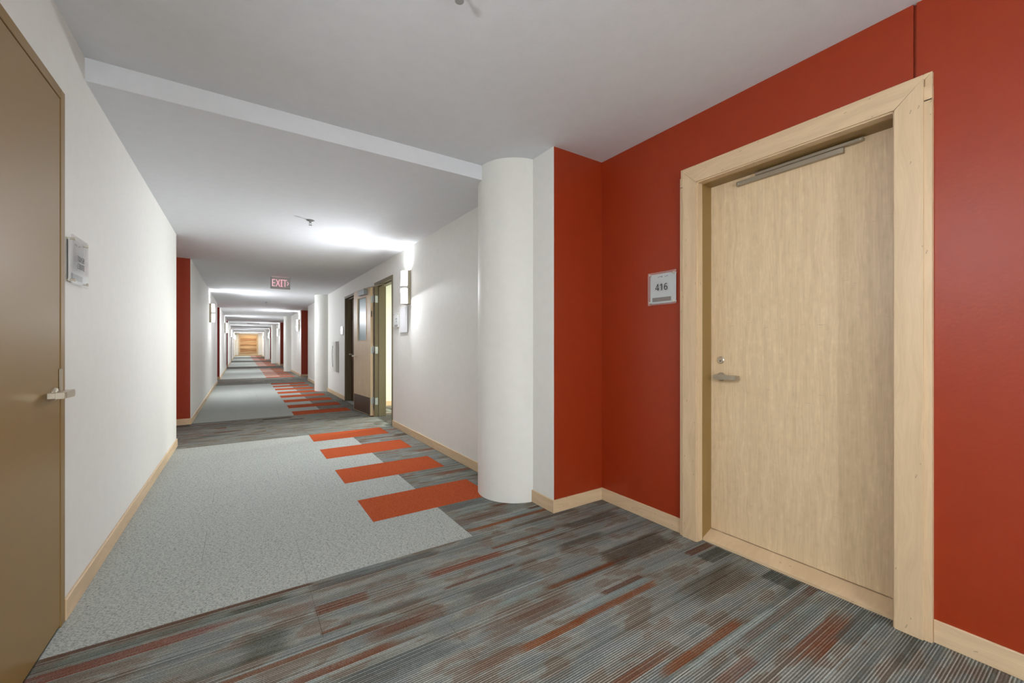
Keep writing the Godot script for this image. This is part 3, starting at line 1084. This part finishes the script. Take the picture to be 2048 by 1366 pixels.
func build_signs() -> void:
	room_sign("room_sign", "square clear acrylic room sign reading 416 on the red wall", Vector3(XD, 1.577, -1.737), true, [["4", 0.044, 0.006, 0.9, -0.033], ["1", 0.044, 0.006, 0.9, 0.0], ["6", 0.044, 0.006, 0.9, 0.033]], mats.sign_face, mats.black, mats.insert)
	room_sign("room_sign", "square acrylic sign reading TRASH CHUTE beside the brown door", Vector3(XL, 1.582, -2.70), false, [["TRASH", 0.026, 0.012, 0.9], ["CHUTE", 0.026, -0.022, 0.9]], mats.sign_white, mats.grey_print, mats.grey_print)
	var by_stair := room_sign("room_sign", "small acrylic sign between the open door and the metal plate", Vector3(XR, 1.55, -5.86), true, [], mats.sign_white, mats.grey_print, mats.grey_print)
	part_box("print_line", Vector3(-0.045, 0.018, 0.0112), Vector3(0.04, 0.034, 0.0122), 0.0, mats.grey_print, by_stair)
	part_box("print_line", Vector3(-0.015, -0.02, 0.0112), Vector3(0.028, -0.002, 0.0122), 0.0, mats.grey_print, by_stair)
	room_sign("room_sign", "small acrylic sign between the dark brown door and the extinguisher cabinet", Vector3(XR, 1.51, -9.68), true, [], mats.sign_white, mats.grey_print, mats.grey_print, 0.2)
	# brushed plate under the sconce
	var p := thing("metal_plate", "plain brushed metal plate under the wall sconce by the open door", "wall plate", Vector3(XR, 1.545, -5.54), -PI / 2)
	part_box("plate", Vector3(-0.155, -0.175, 0.008), Vector3(0.155, 0.175, 0.012), 0.001, plain(206, 205, 208, 0.4, 0.55), p)
	part_box("spacer", Vector3(-0.13, -0.15, 0.0), Vector3(0.13, 0.15, 0.008), 0.0, mats.steel_dull, p)
	# hanging exit sign with an arrow to the right
	var e := thing("exit_sign", "pink lit EXIT sign with a right arrow hanging from the ceiling", "exit sign", Vector3(0.612, Y_LOW, -9.0))
	part_box("canopy", Vector3(-0.15, -0.025, -0.03), Vector3(0.15, 0.0, 0.03), 0.003, mats.plastic, e)
	part_box("panel", Vector3(-0.165, -0.235, -0.006), Vector3(0.165, -0.022, 0.006), 0.002, mats.exit_panel, e)
	part_box("bottom_rail", Vector3(-0.166, -0.240, -0.009), Vector3(0.166, -0.234, 0.009), 0.001, mats.steel_dull, e)
	text_part("letters", "EXIT", 0.135, Vector3(-0.018, -0.130, 0.0068), mats.exit_red, e, 0.0012, 0.72)
	var ar := start()
	extrude(ar, PackedVector2Array([Vector2(0.112, -0.096), Vector2(0.124, -0.096), Vector2(0.145, -0.13), Vector2(0.124, -0.164), Vector2(0.112, -0.164), Vector2(0.132, -0.13)]), 0.0062, 0.0074)
	obj("arrow", ar, mats.exit_red, e)
	var g := OmniLight3D.new()
	g.name = "exit_glow"
	g.light_color = Color(1.0, 0.4, 0.5)
	g.light_energy = 0.0015
	g.omni_range = 4.0
	g.omni_attenuation = 2.0
	g.light_size = 0.05
	g.shadow_enabled = true
	e.add_child(g)
	g.position = Vector3(0, -0.13, 0.06)


# ------------------------------------------------------------------ small things
func sprinkler(label: String, at: Vector3) -> void:
	var o := thing("sprinkler_head", label, "sprinkler", at)
	obj("escutcheon", lathe(start(), [Vector2(0.0, -0.012), Vector2(0.018, -0.012), Vector2(0.030, -0.008), Vector2(0.040, -0.003), Vector2(0.041, 0.0)], 28), mats.pipe_steel, o)
	var st := lathe(start(), [Vector2(0.010, -0.012), Vector2(0.010, -0.026), Vector2(0.005, -0.030), Vector2(0.0, -0.030)], 14)
	obj("nozzle", st, mats.pipe_steel, o)
	var arms := start()
	for s in [-1.0, 1.0]:
		bar(arms, Vector3(0.009 * s, -0.024, 0), Vector3(0.011 * s, -0.036, 0), 0.002)
		bar(arms, Vector3(0.011 * s, -0.036, 0), Vector3(0.0, -0.050, 0), 0.002)
	obj("yoke", arms, mats.pipe_steel, o)
	obj("deflector", lathe(start(), [Vector2(0.0, -0.050), Vector2(0.017, -0.050), Vector2(0.018, -0.053), Vector2(0.0, -0.053)], 18), mats.pipe_steel, o)


func build_small_things() -> void:
	sprinkler("steel sprinkler head in the raised ceiling above the door 416 lobby", Vector3(0.724, Y_HIGH, -1.486))
	sprinkler("steel sprinkler head in the corridor ceiling before the exit sign", Vector3(0.6, Y_LOW, -4.77))
	sprinkler("steel sprinkler head in the corridor ceiling beyond the exit sign", Vector3(0.62, Y_LOW, -14.6))
	var v := thing("ceiling_vent", "flat grey slotted air vent in the far corridor ceiling", "air vent", Vector3(0.57, Y_LOW, -29.6))
	part_box("frame", Vector3(-0.32, -0.014, -0.32), Vector3(0.32, 0.0, 0.32), 0.003, mats.grey_print, v)
	for k in 7:
		part_box("slat", Vector3(-0.27, -0.022, -0.27 + k * 0.055), Vector3(0.27, -0.014, -0.235 + k * 0.055), 0.001, mats.steel_dull, v)
	# extinguisher cabinet on the right wall
	var c := thing("extinguisher_cabinet", "white fire extinguisher cabinet on the wall past the brown door", "cabinet", Vector3(XR, 0.585, -10.30), -PI / 2)
	part_box("body", Vector3(-0.17, 0.0, 0.0), Vector3(0.17, 0.70, 0.066), 0.006, mats.plastic, c)
	part_box("wall_flange", Vector3(-0.19, -0.02, 0.0), Vector3(0.19, 0.72, 0.008), 0.002, mats.plastic, c)
	var door := start()
	var pts := PackedVector2Array()
	for i in 11:
		var a := lerpf(-1.0, 1.0, i / 10.0)
		pts.append(Vector2(a * 0.165, -(0.066 + 0.022 * (1.0 - a * a))))
	pts.append(Vector2(0.165, -0.066))
	pts.append(Vector2(-0.165, -0.066))
	pts = PackedVector2Array(pts.slice(0, 11))
	extrude(door, pts, 0.012, 0.688, Transform3D(Basis(Vector3(1, 0, 0), Vector3(0, 0, -1), Vector3(0, 1, 0)), Vector3.ZERO))
	var dr := obj("door", door, mats.plastic, c)
	var pull := start()
	bar(pull, Vector3(-0.10, 0.60, 0.084), Vector3(-0.11, 0.40, 0.094), 0.004)
	bar(pull, Vector3(-0.11, 0.40, 0.094), Vector3(-0.10, 0.10, 0.084), 0.004)
	obj("pull", pull, mats.dark, dr)
	# wooden feature panel that closes the corridor
	var w := thing("wood_panel", "wavy horizontal-slat wooden feature panel on the far end wall", "wall panel", Vector3(0.6, 0.0, Z_END + 0.002))
	part_box("surround", Vector3(-0.93, 0.02, 0.0), Vector3(0.93, 2.42, 0.02), 0.003, mats.maple_flat, w)
	var slat := [plain(204, 160, 112, 0.5), plain(176, 128, 82, 0.5), plain(214, 176, 130, 0.5)]
	for k in 16:
		var y0 := 0.2 + k * 0.131
		var top := PackedVector2Array()
		var bottom := PackedVector2Array()
		for i in 17:
			var x := lerpf(-0.765, 0.765, i / 16.0)
			top.append(Vector2(x, y0 + 0.116 + 0.034 * sin(x * 4.1 + k * 1.3)))
			bottom.append(Vector2(x, y0 + 0.034 * sin(x * 4.1 + (k - 1) * 1.3)))
		bottom.reverse()
		top.append_array(bottom)
		obj("slat", extrude(start(), top, 0.02, 0.04 + 0.05 * (k % 3)), slat[(k * 2 + k / 3) % 3], w)
